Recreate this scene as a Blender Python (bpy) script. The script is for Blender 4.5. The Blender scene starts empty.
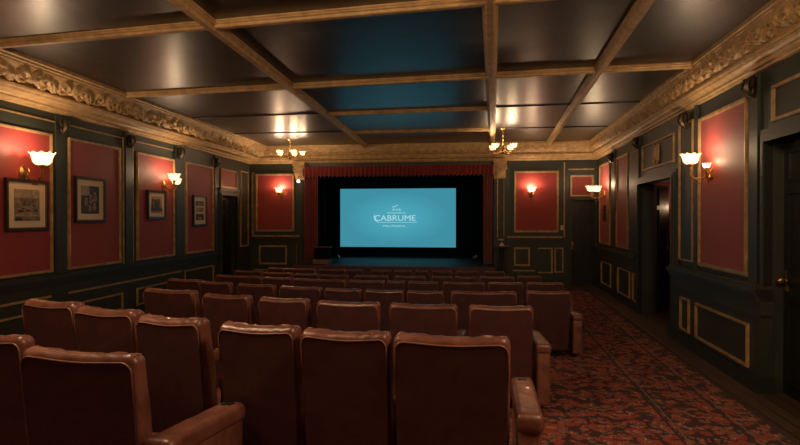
import bpy, bmesh, math, random
import numpy as np
from mathutils import Vector, Matrix, noise
random.seed(7)
S = bpy.context.scene
COL = S.collection
PI = math.pi

# ------------------------------------------------------------------ camera
E = 1.70                      # eye height
F = 560.0
YAW = math.radians(7.63)
PITCH = math.radians(0.46)
cam = bpy.data.cameras.new('camera'); camo = bpy.data.objects.new('camera', cam); COL.objects.link(camo)
cam.sensor_width = 36.0; cam.lens = 36.0 * F / 800.0; cam.clip_start = 0.05
camo.location = (0, 0, E)
camo.rotation_euler = (PI / 2 - PITCH, 0, YAW)
S.camera = camo
MC = camo.rotation_euler.to_matrix()

def ray(x, y):
    return MC @ Vector(((x - 400) / F, -(y - 222.5) / F, -1.0))
def at_z(x, y, z):
    d = ray(x, y); t = (z - E) / d.z
    return Vector((d.x * t, d.y * t, z))
def at_Y(x, y, Y):
    d = ray(x, y); t = Y / d.y
    return Vector((d.x * t, Y, E + d.z * t))

D = 14.75
# ------------------------------------------------------------------ materials
def mat(name, col, rough=0.5, metal=0.0, spec=0.5, bump=None, var=None, coat=0.0, sheen=0.0):
    m = bpy.data.materials.new(name); m.use_nodes = True
    nt = m.node_tree; b = nt.nodes['Principled BSDF']
    b.inputs['Base Color'].default_value = (*col, 1)
    b.inputs['Roughness'].default_value = rough
    b.inputs['Metallic'].default_value = metal
    b.inputs['Specular IOR Level'].default_value = spec
    b.inputs['Coat Weight'].default_value = coat
    b.inputs['Sheen Weight'].default_value = sheen
    tc = nt.nodes.new('ShaderNodeTexCoord')
    if var:                      # (scale, amount) colour variation
        n = nt.nodes.new('ShaderNodeTexNoise'); n.inputs['Scale'].default_value = var[0]; n.inputs['Detail'].default_value = 5
        r = nt.nodes.new('ShaderNodeValToRGB')
        lo = [c * (1 - var[1]) for c in col]; hi = [min(1, c * (1 + var[1])) for c in col]
        r.color_ramp.elements[0].position = .3; r.color_ramp.elements[1].position = .7
        r.color_ramp.elements[0].color = (*lo, 1); r.color_ramp.elements[1].color = (*hi, 1)
        nt.links.new(tc.outputs['Object'], n.inputs['Vector'])
        nt.links.new(n.outputs['Fac'], r.inputs['Fac']); nt.links.new(r.outputs['Color'], b.inputs['Base Color'])
    if bump:                     # (scale, strength, distance)
        n = nt.nodes.new('ShaderNodeTexNoise'); n.inputs['Scale'].default_value = bump[0]; n.inputs['Detail'].default_value = 6
        bp = nt.nodes.new('ShaderNodeBump'); bp.inputs['Strength'].default_value = bump[1]; bp.inputs['Distance'].default_value = bump[2]
        nt.links.new(tc.outputs['Object'], n.inputs['Vector'])
        nt.links.new(n.outputs['Fac'], bp.inputs['Height']); nt.links.new(bp.outputs['Normal'], b.inputs['Normal'])
    return m

M = {}
M['green'] = mat('green_paint', (.030, .033, .022), .48, bump=(3, .12, .02), var=(1.5, .2))
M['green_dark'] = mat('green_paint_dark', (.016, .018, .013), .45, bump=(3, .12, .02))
M['gold'] = mat('gilt_wood', (.54, .345, .155), .55, .1, bump=(14, .25, .01), var=(9, .22))
M['gilt_line'] = mat('gilt_moulding', (.40, .25, .11), .42, .2, var=(9, .3))
M['red'] = mat('red_damask', (.27, .028, .022), .60, bump=(120, .2, .004), var=(60, .18), sheen=.1)
M['ceiling'] = mat('dark_ceiling', (.012, .008, .006), .5, spec=.35, bump=(2.2, .35, .05), var=(1.2, .25), coat=.7)
M['ceiling'].node_tree.nodes['Principled BSDF'].inputs['Coat Roughness'].default_value = .31
M['black'] = mat('black_masking', (.004, .004, .005), .9, spec=.1)
M['dark_wood'] = mat('dark_door', (.010, .011, .009), .35, bump=(8, .2, .01))
M['brass'] = mat('aged_brass', (.45, .25, .09), .32, .9, var=(15, .3))
M['iron'] = mat('dark_bronze', (.07, .050, .030), .4, .6)
M['frame'] = mat('dark_frame', (.022, .012, .008), .35)
M['frame_gold'] = mat('frame_slip', (.20, .12, .05), .4, .5)
M['mount'] = mat('ivory_mount', (.72, .56, .38), .6)
M['photo'] = mat('sepia_print', (.20, .14, .09), .5, var=(14, .6))
M['photo_dark'] = mat('sepia_dark', (.03, .021, .016), .5, var=(25, .4))
M['photo_light'] = mat('sepia_light', (.36, .26, .17), .5, var=(25, .3))
M['velvet'] = mat('red_velvet', (.20, .012, .010), .85, bump=(40, .2, .01), sheen=.4)
M['stage'] = mat('stage_boards', (.016, .014, .018), .6, bump=(6, .1, .01))
M['lip'] = mat('stage_lip', (.10, .030, .022), .5)
M['step'] = mat('step_wood', (.22, .12, .06), .5, var=(8, .2))
M['ivory'] = mat('ivory_plastic', (.6, .5, .38), .4)
M['metal'] = mat('grey_metal', (.25, .24, .22), .3, .9)
M['seat_metal'] = mat('seat_metal', (.02, .018, .017), .4, .5)

def leather(name, col, hi, rough):
    m = mat(name, col, rough, coat=.25)
    nt = m.node_tree; b = nt.nodes['Principled BSDF']
    tc = nt.nodes.new('ShaderNodeTexCoord')
    v = nt.nodes.new('ShaderNodeTexVoronoi'); v.inputs['Scale'].default_value = 230
    n = nt.nodes.new('ShaderNodeTexNoise'); n.inputs['Scale'].default_value = 9; n.inputs['Detail'].default_value = 6
    bp = nt.nodes.new('ShaderNodeBump'); bp.inputs['Strength'].default_value = .25; bp.inputs['Distance'].default_value = .002
    bp2 = nt.nodes.new('ShaderNodeBump'); bp2.inputs['Strength'].default_value = .35; bp2.inputs['Distance'].default_value = .012
    nt.links.new(tc.outputs['Object'], v.inputs['Vector']); nt.links.new(tc.outputs['Object'], n.inputs['Vector'])
    nt.links.new(v.outputs['Distance'], bp.inputs['Height']); nt.links.new(n.outputs['Fac'], bp2.inputs['Height'])
    nt.links.new(bp.outputs['Normal'], bp2.inputs['Normal']); nt.links.new(bp2.outputs['Normal'], b.inputs['Normal'])
    r = nt.nodes.new('ShaderNodeValToRGB'); r.color_ramp.elements[0].position = .35; r.color_ramp.elements[1].position = .7
    r.color_ramp.elements[0].color = (*col, 1); r.color_ramp.elements[1].color = (*hi, 1)
    nt.links.new(n.outputs['Fac'], r.inputs['Fac']); nt.links.new(r.outputs['Color'], b.inputs['Base Color'])
    return m
M['leather'] = leather('brown_leather', (.110, .036, .024), (.20, .078, .050), .33)
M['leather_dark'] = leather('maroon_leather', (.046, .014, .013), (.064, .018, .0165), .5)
M['piping'] = leather('piping_leather', (.20, .09, .055), (.28, .13, .08), .32)

def emis(name, col, strength):
    m = bpy.data.materials.new(name); m.use_nodes = True; nt = m.node_tree
    nt.nodes.remove(nt.nodes['Principled BSDF'])
    e = nt.nodes.new('ShaderNodeEmission'); e.inputs['Color'].default_value = (*col, 1); e.inputs['Strength'].default_value = strength
    nt.links.new(e.outputs['Emission'], nt.nodes['Material Output'].inputs['Surface'])
    return m
WARM = (1.0, .76, .50)
M['bulb'] = emis('warm_bulb', WARM, 9)
M['bulb_dim'] = emis('warm_bulb_small', WARM, 8)
M['screen_text'] = emis('screen_text', (.42, .72, .80), 1.0)
# screen picture: teal with soft corners
def screen_mat():
    m = emis('screen_picture', (.06, .33, .44), 1.0); nt = m.node_tree
    e = [n for n in nt.nodes if n.type == 'EMISSION'][0]
    tc = nt.nodes.new('ShaderNodeTexCoord'); mp = nt.nodes.new('ShaderNodeMapping')
    mp.inputs['Location'].default_value = (-1.1, -.0, -1.1); mp.inputs['Scale'].default_value = (2.2, 0, 2.2)
    g = nt.nodes.new('ShaderNodeTexGradient'); g.gradient_type = 'SPHERICAL'
    r = nt.nodes.new('ShaderNodeValToRGB')
    r.color_ramp.elements[0].color = (.050, .27, .36, 1); r.color_ramp.elements[1].color = (.066, .36, .46, 1)
    r.color_ramp.elements[1].position = .6
    nt.links.new(tc.outputs['Generated'], mp.inputs['Vector']); nt.links.new(mp.outputs['Vector'], g.inputs['Vector'])
    nt.links.new(g.outputs['Fac'], r.inputs['Fac']); nt.links.new(r.outputs['Color'], e.inputs['Color'])
    return m
M['screen'] = screen_mat()
def shade_mat():
    m = bpy.data.materials.new('frosted_glass_shade'); m.use_nodes = True; nt = m.node_tree
    nt.nodes.remove(nt.nodes['Principled BSDF'])
    t = nt.nodes.new('ShaderNodeBsdfTranslucent'); t.inputs['Color'].default_value = (.36, .33, .28, 1)
    d = nt.nodes.new('ShaderNodeBsdfTransparent'); d.inputs['Color'].default_value = (.85, .75, .60, 1)
    g = nt.nodes.new('ShaderNodeBsdfGlossy'); g.inputs['Roughness'].default_value = .25
    a = nt.nodes.new('ShaderNodeMixShader'); a.inputs[0].default_value = .45
    b = nt.nodes.new('ShaderNodeMixShader'); b.inputs[0].default_value = .08
    nt.links.new(t.outputs[0], a.inputs[1]); nt.links.new(d.outputs[0], a.inputs[2])
    nt.links.new(a.outputs[0], b.inputs[1]); nt.links.new(g.outputs[0], b.inputs[2])
    nt.links.new(b.outputs[0], nt.nodes['Material Output'].inputs['Surface'])
    return m
M['shade'] = shade_mat()

def wood_floor():
    m = mat('plank_floor', (.05, .03, .02), .45); nt = m.node_tree; b = nt.nodes['Principled BSDF']
    tc = nt.nodes.new('ShaderNodeTexCoord'); mp = nt.nodes.new('ShaderNodeMapping'); mp.inputs['Rotation'].default_value = (0, 0, PI / 2)
    br = nt.nodes.new('ShaderNodeTexBrick'); br.inputs['Scale'].default_value = 1
    br.inputs['Brick Width'].default_value = 1.6; br.inputs['Row Height'].default_value = .13; br.inputs['Mortar Size'].default_value = .006
    br.inputs['Color1'].default_value = (.085, .048, .028, 1); br.inputs['Color2'].default_value = (.052, .030, .019, 1); br.inputs['Mortar'].default_value = (.01, .006, .004, 1)
    nt.links.new(tc.outputs['Object'], mp.inputs['Vector']); nt.links.new(mp.outputs['Vector'], br.inputs['Vector'])
    nt.links.new(br.outputs['Color'], b.inputs['Base Color'])
    return m
M['floor'] = wood_floor()

def carpet_mat():
    m = mat('persian_carpet', (.2, .03, .03), .95, spec=.1); nt = m.node_tree; L = nt.links.new; N = nt.nodes.new
    b = nt.nodes['Principled BSDF']
    tc = N('ShaderNodeTexCoord')
    nz = N('ShaderNodeTexNoise'); nz.inputs['Scale'].default_value = 7; nz.inputs['Detail'].default_value = 3
    add = N('ShaderNodeVectorMath'); add.operation = 'MULTIPLY_ADD'; add.inputs[1].default_value = (.16, .16, 0)
    L(tc.outputs['Object'], nz.inputs['Vector']); L(nz.outputs['Color'], add.inputs[0]); L(tc.outputs['Object'], add.inputs[2])
    def ramp(stops):
        r = N('ShaderNodeValToRGB'); r.color_ramp.interpolation = 'CONSTANT'
        e = r.color_ramp.elements
        e[0].position = stops[0][0]; e[0].color = (*stops[0][1], 1); e[1].position = stops[1][0]; e[1].color = (*stops[1][1], 1)
        for p, c in stops[2:]:
            q = e.new(p); q.color = (*c, 1)
        return r
    red = (.40, .052, .040); dred = (.20, .030, .026); navy = (.035, .028, .034); tan = (.66, .44, .26); teal = (.20, .185, .14); rose = (.56, .20, .13)
    v1 = N('ShaderNodeTexVoronoi'); v1.inputs['Scale'].default_value = 5.6; v1.inputs['Randomness'].default_value = .75
    L(add.outputs[0], v1.inputs['Vector'])
    r1 = ramp([(0, tan), (.10, navy), (.15, rose), (.24, dred), (.29, red), (.38, teal), (.41, red), (.52, navy)])
    L(v1.outputs['Distance'], r1.inputs['Fac'])
    v2 = N('ShaderNodeTexVoronoi'); v2.inputs['Scale'].default_value = 17; v2.inputs['Randomness'].default_value = .9
    L(add.outputs[0], v2.inputs['Vector'])
    r2 = ramp([(0, tan), (.17, navy), (.24, rose), (.34, red), (.48, teal), (.58, navy)])
    L(v2.outputs['Distance'], r2.inputs['Fac'])
    ns = N('ShaderNodeTexNoise'); ns.inputs['Scale'].default_value = 9; L(tc.outputs['Object'], ns.inputs['Vector'])
    th = N('ShaderNodeMath'); th.operation = 'GREATER_THAN'; th.inputs[1].default_value = .5; L(ns.outputs['Fac'], th.inputs[0])
    mx = N('ShaderNodeMix'); mx.data_type = 'RGBA'; L(th.outputs[0], mx.inputs[0]); L(r1.outputs['Color'], mx.inputs[6]); L(r2.outputs['Color'], mx.inputs[7])
    # lengthwise border stripes, carpet local x in metres (0 = right edge)
    sx = N('ShaderNodeSeparateXYZ'); L(tc.outputs['Object'], sx.inputs[0])
    sc = N('ShaderNodeMath'); sc.operation = 'MULTIPLY'; sc.inputs[1].default_value = -.5; L(sx.outputs['X'], sc.inputs[0])
    one = (1, 1, 1); zero = (0, 0, 0)
    msk = ramp([(0, one), (.025, zero), (.06, one), (.066, zero), (.135, one), (.141, zero), (.155, one), (.165, zero), (.40, one), (.407, zero), (.42, one), (.43, zero)])
    L(sc.outputs[0], msk.inputs['Fac'])
    stc = ramp([(0, navy), (.05, teal), (.13, teal), (.15, navy), (.39, teal), (.415, navy)])
    L(sc.outputs[0], stc.inputs['Fac'])
    m2 = N('ShaderNodeMix'); m2.data_type = 'RGBA'; L(msk.outputs['Color'], m2.inputs[0]); L(mx.outputs[2], m2.inputs[6]); L(stc.outputs['Color'], m2.inputs[7])
    # wear
    wn = N('ShaderNodeTexNoise'); wn.inputs['Scale'].default_value = 45; wn.inputs['Detail'].default_value = 4; L(tc.outputs['Object'], wn.inputs['Vector'])
    m3 = N('ShaderNodeMix'); m3.data_type = 'RGBA'; m3.blend_type = 'MIX'; m3.inputs[7].default_value = (.11, .05, .035, 1)
    wm = N('ShaderNodeMath'); wm.operation = 'MULTIPLY'; wm.inputs[1].default_value = .8; L(wn.outputs['Fac'], wm.inputs[0]); L(wm.outputs[0], m3.inputs[0]); L(m2.outputs[2], m3.inputs[6])
    L(m3.outputs[2], b.inputs['Base Color'])
    bp = N('ShaderNodeBump'); bp.inputs['Strength'].default_value = .4; bp.inputs['Distance'].default_value = .006; L(wn.outputs['Fac'], bp.inputs['Height']); L(bp.outputs['Normal'], b.inputs['Normal'])
    return m
M['carpet'] = carpet_mat()

# ------------------------------------------------------------------ mesh helpers
class MB:
    def __init__(s): s.v = []; s.f = []; s.mi = []; s.cur = 0
    def add(s, vs, fs):
        n = len(s.v); s.v += [tuple(v) for v in vs]; s.f += [tuple(i + n for i in f) for f in fs]; s.mi += [s.cur] * len(fs)
    def box(s, x0, x1, y0, y1, z0, z1, fr=None):
        P = [(x, y, z) for x in (x0, x1) for y in (y0, y1) for z in (z0, z1)]
        if fr: P = [fr(*p) for p in P]
        s.add(P, [(0, 1, 3, 2), (4, 6, 7, 5), (0, 4, 5, 1), (2, 3, 7, 6), (0, 2, 6, 4), (1, 5, 7, 3)])
    def tube(s, pts, r, n=8, close=True):
        pts = [Vector(p) for p in pts]; rs = r if isinstance(r, (list, tuple)) else [r] * len(pts)
        rings = []; up = None
        for i, p in enumerate(pts):
            t = (pts[min(i + 1, len(pts) - 1)] - pts[max(i - 1, 0)]).normalized()
            if up is None: up = t.orthogonal().normalized()
            else:
                up = (up - t * up.dot(t)); up = up.normalized() if up.length > 1e-6 else t.orthogonal().normalized()
            w = t.cross(up)
            rings.append([p + (up * math.cos(a) + w * math.sin(a)) * rs[i] for a in [2 * PI * k / n for k in range(n)]])
        vs = [q for rg in rings for q in rg]; fs = []
        for i in range(len(pts) - 1):
            for k in range(n): fs.append((i * n + k, i * n + (k + 1) % n, (i + 1) * n + (k + 1) % n, (i + 1) * n + k))
        if close: fs += [tuple(range(n))[::-1], tuple(range((len(pts) - 1) * n, len(pts) * n))]
        s.add(vs, fs)
    def lathe(s, prof, c=(0, 0, 0), n=24, flute=0.0, nf=12, axis='z'):
        vs = []; fs = []
        for r, z in prof:
            for k in range(n):
                a = 2 * PI * k / n; rr = r * (1 + flute * math.cos(nf * a))
                if axis == 'z': vs.append((c[0] + rr * math.cos(a), c[1] + rr * math.sin(a), c[2] + z))
                else: vs.append((c[0] + rr * math.cos(a), c[1] + z, c[2] + rr * math.sin(a)))
        for i in range(len(prof) - 1):
            for k in range(n): fs.append((i * n + k, i * n + (k + 1) % n, (i + 1) * n + (k + 1) % n, (i + 1) * n + k))
        s.add(vs, fs)
    def ball(s, c, r, n=10, sq=(1, 1, 1)):
        prof = [(r * math.sin(PI * i / n) + 1e-5, -r * math.cos(PI * i / n)) for i in range(n + 1)]
        k0 = len(s.v); s.lathe(prof, (0, 0, 0), n * 2)
        for i in range(k0, len(s.v)):
            v = s.v[i]; s.v[i] = (c[0] + v[0] * sq[0], c[1] + v[1] * sq[1], c[2] + v[2] * sq[2])
    def mesh(s, name, mats, smooth=False, recalc=True, bevel=0):
        me = bpy.data.meshes.new(name); me.from_pydata(s.v, [], s.f)
        for m in (mats if isinstance(mats, list) else [mats]): me.materials.append(m)
        for p, i in zip(me.polygons, s.mi): p.material_index = i
        bm = bmesh.new(); bm.from_mesh(me)
        if bevel:
            bmesh.ops.bevel(bm, geom=bm.edges[:], offset=bevel, segments=2, affect='EDGES', clamp_overlap=True)
        if recalc: bmesh.ops.recalc_face_normals(bm, faces=bm.faces)
        bm.to_mesh(me); bm.free()
        if smooth:
            me.shade_smooth()
            if smooth != 'all': me.set_sharp_from_angle(angle=math.radians(38))
        return me
    def build(s, name, mats, parent=None, **k):
        o = bpy.data.objects.new(name, s.mesh(name, mats, **k)); COL.objects.link(o)
        if parent: o.parent = parent
        return o

def link(name, me, parent=None):
    o = bpy.data.objects.new(name, me); COL.objects.link(o); o.parent = parent; return o
def empty(name, loc, rz=0, parent=None):
    o = bpy.data.objects.new(name, None); COL.objects.link(o); o.empty_display_size = .1
    o.location = loc; o.rotation_euler = (0, 0, rz); o.parent = parent; return o
def tag(o, label, cat, group=None, kind=None):
    if label: o['label'] = label
    if cat: o['category'] = cat
    if group: o['group'] = group
    if kind: o['kind'] = kind
    return o
def struct(o, label=None): 
    o['kind'] = 'structure'
    if label: o['label'] = label
    return o
def copy_tree(o, parent=None):
    c = o.copy(); COL.objects.link(c); c.parent = parent
    for ch in o.children: copy_tree(ch, c)
    return c

# ------------------------------------------------------------------ plan of the room
CL = at_Y(250, 222, D); CR = at_Y(597, 222, D)
CL.z = CR.z = 0
YR = -3.0
aL = math.atan(57 / F) - YAW; aR = math.atan(88 / F) - YAW       # plan directions of the side walls
dL = Vector((math.sin(aL), math.cos(aL), 0)); dR = Vector((math.sin(aR), math.cos(aR), 0))
class Frame:
    """u runs along the wall, n towards the room, z up (k = height relative to the eye)"""
    def __init__(s, o, u, n): s.o = Vector(o); s.u = Vector(u); s.n = Vector(n)
    def P(s, u, n, z): return tuple(s.o + s.u * u + s.n * n + Vector((0, 0, z)))
    def __call__(s, u, n, z): return s.P(u, n, z)
    def U(s, px, n=0.0):
        d = ray(px, 222.5); o = s.o + s.n * n
        # o + u*U = t*d in plan
        det = s.u.x * (-d.y) + d.x * s.u.y
        return (-o.x * (-d.y) - d.x * o.y) / det if abs(det) > 1e-9 else 0
FL = Frame(CL, -dL, (dL.y, -dL.x, 0))          # left wall, normal towards +x
FR = Frame(CR, -dR, (-dR.y, dR.x, 0))
FB = Frame((0, D, 0), (1, 0, 0), (0, -1, 0))   # back (screen) wall
LL = (CL.y - YR) / dL.y; LR = (CR.y - YR) / dR.y
ZC = E + 1.93
print('room', CL, CR, 'left u range', FL.U(0.5), 'right', FR.U(799.5))

# ------------------------------------------------------------------ floor, ceiling
m = MB(); m.add([(CL.x - 1.2, YR - .2, -.1), (CR.x + 2.6, YR - .2, -.1), (CR.x + 2.6, D + 3.2, -.1), (CL.x - 1.2, D + 3.2, -.1),
                 (CL.x - 1.2, YR - .2, 0), (CR.x + 2.6, YR - .2, 0), (CR.x + 2.6, D + 3.2, 0), (CL.x - 1.2, D + 3.2, 0)],
                [(0, 1, 2, 3), (4, 5, 6, 7), (0, 1, 5, 4), (1, 2, 6, 5), (2, 3, 7, 6), (3, 0, 4, 7)])
struct(m.build('floor', M['floor']), 'dark plank floor')
m = MB(); m.box(CL.x - .3, CR.x + .9, YR - .2, D + .12, ZC, ZC + .1)
ceil = struct(m.build('ceiling', M['ceiling']), 'dark satin coffered ceiling')

def beam(name, p0, p1, w, h, mtl, parent, ztop=ZC):
    """moulded beam hanging under the ceiling"""
    p0 = Vector((p0[0], p0[1], 0)); p1 = Vector((p1[0], p1[1], 0)); d = (p1 - p0).normalized(); s_ = Vector((-d.y, d.x, 0))
    prof = [(-.5, 0), (-.5, .25), (-.42, .32), (-.42, .5), (-.30, .62), (-.26, .9), (-.20, 1), (.20, 1), (.26, .9), (.30, .62), (.42, .5), (.42, .32), (.5, .25), (.5, 0)]
    b = MB(); vs = []
    for p in (p0, p1):
        for a, k in prof: vs.append(p + s_ * (a * w) + Vector((0, 0, ztop - k * h)))
    n = len(prof); b.add(vs, [(i, i + 1, n + i + 1, n + i) for i in range(n - 1)] + [tuple(range(n)), tuple(range(n, 2 * n))])
    return b.build(name, mtl, parent)
ZB = E + 1.85
def bpx(x, y): q = at_z(x, y, ZB); return (q.x, q.y)
def extend(p, q, Y0, Y1):
    k = (q[0] - p[0]) / (q[1] - p[1]); return (p[0] + k * (Y0 - p[1]), Y0), (p[0] + k * (Y1 - p[1]), Y1)
longs = []
for (a, b_, w) in (((172, 0), (357, 141), .145), ((490, 2), (492, 135), .15), ((651, 0), (553, 139), .145)):
    A, B = extend(bpx(*a), bpx(*b_), YR, D - .15); longs.append((A, B))
    beam('beam', A, B, w, .09, M['gold'], ceil)
def onlong(i, Y): A, B = longs[i]; t = (Y - A[1]) / (B[1] - A[1]); return A[0] + (B[0] - A[0]) * t
def cross(p, q, w=.13, h=.07, mtl='gold', x0=None, x1=None):
    p = bpx(*p); q = bpx(*q); k = (q[1] - p[1]) / (q[0] - p[0])
    if x0 is None: x0 = CL.x + .1
    if x1 is None: x1 = CR.x - .02
    beam('beam' if mtl == 'gold' else 'batten', (x0, p[1] + k * (x0 - p[0])), (x1, p[1] + k * (x1 - p[0])), w, h, M[mtl], ceil)
cross((20, 47), (480, 7)); cross((155, 97), (692, 69))
xm0 = onlong(0, 9.0); xm1 = onlong(1, 9.0)
cross((330, 117), (487, 111.5), .10, .06, 'gold', onlong(0, 8.8), onlong(1, 8.8))
cross((330, 117), (487, 111.5), .05, .02, 'ceiling')
cross((357, 134.5), (487, 132), .10, .06, 'gold', onlong(0, 12.2), onlong(1, 12.2))
cross((357, 134.5), (487, 132), .05, .02, 'ceiling')
for Y in (2.2, -.4): beam('beam', (CL.x + .1, Y - .3), (CR.x + .1, Y + .1), .13, .07, M['gold'], ceil)

# ------------------------------------------------------------------ wall shells (with door openings)
T = .2
def wall(name, fr, u0, u1, holes, label, z1=ZC):
    """holes: (ua, ub, ztop)"""
    b = MB(); u = u0
    for ua, ub, zt in sorted(holes):
        b.box(u, ua, -T, 0, 0, z1, fr); b.box(ua, ub, -T, 0, zt, z1, fr); u = ub
    b.box(u, u1, -T, 0, 0, z1, fr)
    return struct(b.build(name, M['green']), label)

uld = (FL.U(234.5), FL.U(219)); uld_top = E + .55
wl = wall('wall_left', FL, -.02, LL, [(*uld, uld_top)], 'left wall of green panelling with red panels')
urd = (FR.U(642), FR.U(676.5)); urd_top = E + .60
urn = (FR.U(772), FR.U(772) + 1.0); urn_top = E + .74
wr = wall('wall_right', FR, -.02, LR, [(*urd, urd_top), (*urn, urn_top)], 'right wall of green panelling with red panels')
OX0 = at_Y(305, 200, D).x; OX1 = at_Y(494, 200, D).x; OZ = E + 1.22
udb = (at_Y(571, 222, D).x, at_Y(594, 222, D).x); udb_top = E + .46
wb = MB(); wb.box(CL.x - .2, OX0, -T, 0, 0, ZC, FB); wb.box(OX0, OX1, -T, 0, OZ, ZC, FB); wb.box(OX1, udb[0], -T, 0, 0, ZC, FB)
wb.box(udb[0], udb[1], -T, 0, udb_top, ZC, FB); wb.box(udb[1], CR.x + .2, -T, 0, 0, ZC, FB)
wb = struct(wb.build('wall_screen_end', M['green']), 'screen end wall of green panelling')
b = MB(); b.box(CL.x - .7, CR.x + .9, YR - .2, YR, 0, ZC); struct(b.build('wall_rear', M['green']), 'plain rear wall')
# stage recess
b = MB()
for nm, bx_ in (('wall_stage_left', (OX0 - .2, OX0, D + T, D + 2.9, 0, OZ + .3)), ('wall_stage_right', (OX1, OX1 + .2, D + T, D + 2.9, 0, OZ + .3)),
                ('wall_stage_back', (OX0 - .2, OX1 + .2, D + 2.9, D + 3.1, 0, OZ + .3)), ('ceiling_stage', (OX0, OX1, D + T, D + 2.9, OZ + .1, OZ + .3))):
    b = MB(); b.box(*bx_); struct(b.build(nm, M['black']), 'black lining of the stage recess')

# ---- mouldings on walls
def rect_line(b, fr, u0, u1, z0, z1, w=.035, n0=0.0, d=.022):
    if u0 > u1: u0, u1 = u1, u0
    for (a0, a1, c0, c1) in ((u0, u1, z0, z0 + w), (u0, u1, z1 - w, z1), (u0, u0 + w, z0 + w, z1 - w), (u1 - w, u1, z0 + w, z1 - w)):
        b.box(a0, a1, n0, n0 + d, c0, c1, fr)
        b.box(a0 + w * .25, a1 - w * .25, n0 + d, n0 + d + .008, c0 + w * .2 if c1 - c0 < w * 1.5 else c0, c1 - w * .2 if c1 - c0 < w * 1.5 else c1, fr)
def hline(b, fr, u0, u1, z, w=.03, n0=0.0, d=.02):
    if u0 > u1: u0, u1 = u1, u0
    b.box(u0, u1, n0, n0 + d, z - w / 2, z + w / 2, fr)
def red_panel(fr, par, u0, u1, z0, z1, fw=.038):
    if u0 > u1: u0, u1 = u1, u0
    b = MB(); b.box(u0 + fw, u1 - fw, .002, .014, z0 + fw, z1 - fw, fr); b.build('red_panel', M['red'], par)
    b = MB(); rect_line(b, fr, u0, u1, z0, z1, fw, 0, .035); b.build('panel_moulding', M['gilt_line'], par)

def rail(fr, par, u0, u1, z, name='chair_rail', base_n=0.0):
    b = MB()
    for (n1, za, zb) in ((.03, -.075, .075), (.055, -.03, .045), (.075, .0, .03)): b.box(u0, u1, 0, base_n + n1, z + za, z + zb, fr)
    return b.build(name, M['green'], par)
def corbel(fr, par, u, z, s=1.0):
    s *= .85
    """small carved bronze bracket under the cornice"""
    b = MB()
    o = Vector(fr(u, 0, z))
    def q(a, n, c): return Vector(fr(u + a * s, n * s, z + c * s))
    b.tube([q(0, .02, -.13), q(0, .07, -.09), q(0, .11, -.02), q(0, .10, .05), q(0, .05, .08)], [.012, .035, .05, .045, .03], 8)
    for sg in (-1, 1):
        b.tube([q(0, .05, -.02), q(.05 * sg, .07, .0), q(.085 * sg, .07, .05), q(.07 * sg, .07, .085), q(.04 * sg, .07, .075)], [.02, .026, .024, .018, .012], 6)
        b.tube([q(0, .05, -.07), q(.045 * sg, .06, -.08), q(.06 * sg, .06, -.04)], [.015, .018, .008], 6)
    b.box(u - .06 * s, u + .06 * s, 0, .03, z - .06 * s, z + .09 * s, fr)
    return b.build('corbel', M['iron'], par, smooth=True)

# ---- LEFT wall
LK = dict(top=E + 1.18, bot=E - .76, rail=E - .86)
lp = [(-14, 51), (67, 119.5), (136, 173.5), (185, 212)]
LPU = [(FL.U(a), FL.U(b_)) for a, b_ in lp]
for i, (a, c) in enumerate(LPU): red_panel(FL, wl, a, c, LK['bot'], LK['top'])
# two more bays out of frame towards the rear
span = LPU[0][0] - LPU[0][1]
uu = LPU[0][0] + .45
while uu + 1.6 < LL: red_panel(FL, wl, uu, uu + 1.5, LK['bot'], LK['top']); uu += 2.0
red_panel(FL, wl, FL.U(220), FL.U(235.5), E + .74, E + 1.20, .04)
rail(FL, wl, FL.U(216), LL, LK['rail'])
b = MB()
u_r = [FL.U(p) for p in (50, 68, 122, 136, 172, 184, 213)]
hline(b, FL, u_r[0], LL - .2, E - 1.10); hline(b, FL, u_r[1], FL.U(181), E - 1.10)
rect_line(b, FL, u_r[0] + .25, u_r[0] + 2.1, .14, E - 1.27, .03); rect_line(b, FL, u_r[1], u_r[2], .14, E - 1.27, .03)
rect_line(b, FL, u_r[3], u_r[4], .14, E - 1.25, .03); rect_line(b, FL, u_r[5], u_r[6], .14, E - 1.1, .03)
rect_line(b, FL, u_r[0] + 2.5, u_r[0] + 4.4, .14, E - 1.27, .03)
for p in (58.5, 59.5): pass
# thin vertical gilt lines on the pilasters and the head line
for p in (123, 132.5, 184, 213.5, 217.5): 
    u = FL.U(p); b.box(u - .012, u + .012, 0, .018, LK['bot'] - .05, E + 1.38, FL)
hline(b, FL, FL.U(62), FL.U(0) + 1.2, E + 1.36, .02); hline(b, FL, FL.U(124), FL.U(68), E + 1.36, .02); hline(b, FL, FL.U(172), FL.U(134), E + 1.36, .02)
b.build('gilt_moulding', M['gilt_line'], wl)
b = MB(); rect_line(b, FL, FL.U(248), FL.U(240), LK['bot'], E + 1.25, .03); b.build('gilt_moulding', M['gilt_line'], wl)
# pilasters
b = MB()
for p0, p1 in ((54.5, 65), (124.5, 131.5), (175, 183.5), (214, 217)):
    b.box(FL.U(p1), FL.U(p0), 0, .03, LK['rail'], E + 1.5, FL)
b.build('pilaster', M['green'], wl)
for p, k in ((60, 1.34), (128, 1.36), (178.5, 1.36), (214.5, 1.34)): corbel(FL, wl, FL.U(p), E + k - .02, 1.15)
b = MB(); b.box(0, uld[0] - .12, 0, .03, 0, .14, FL); b.box(uld[1] + .12, LL, 0, .03, 0, .14, FL); struct(b.build('baseboard_left', M['green_dark']))

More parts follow.
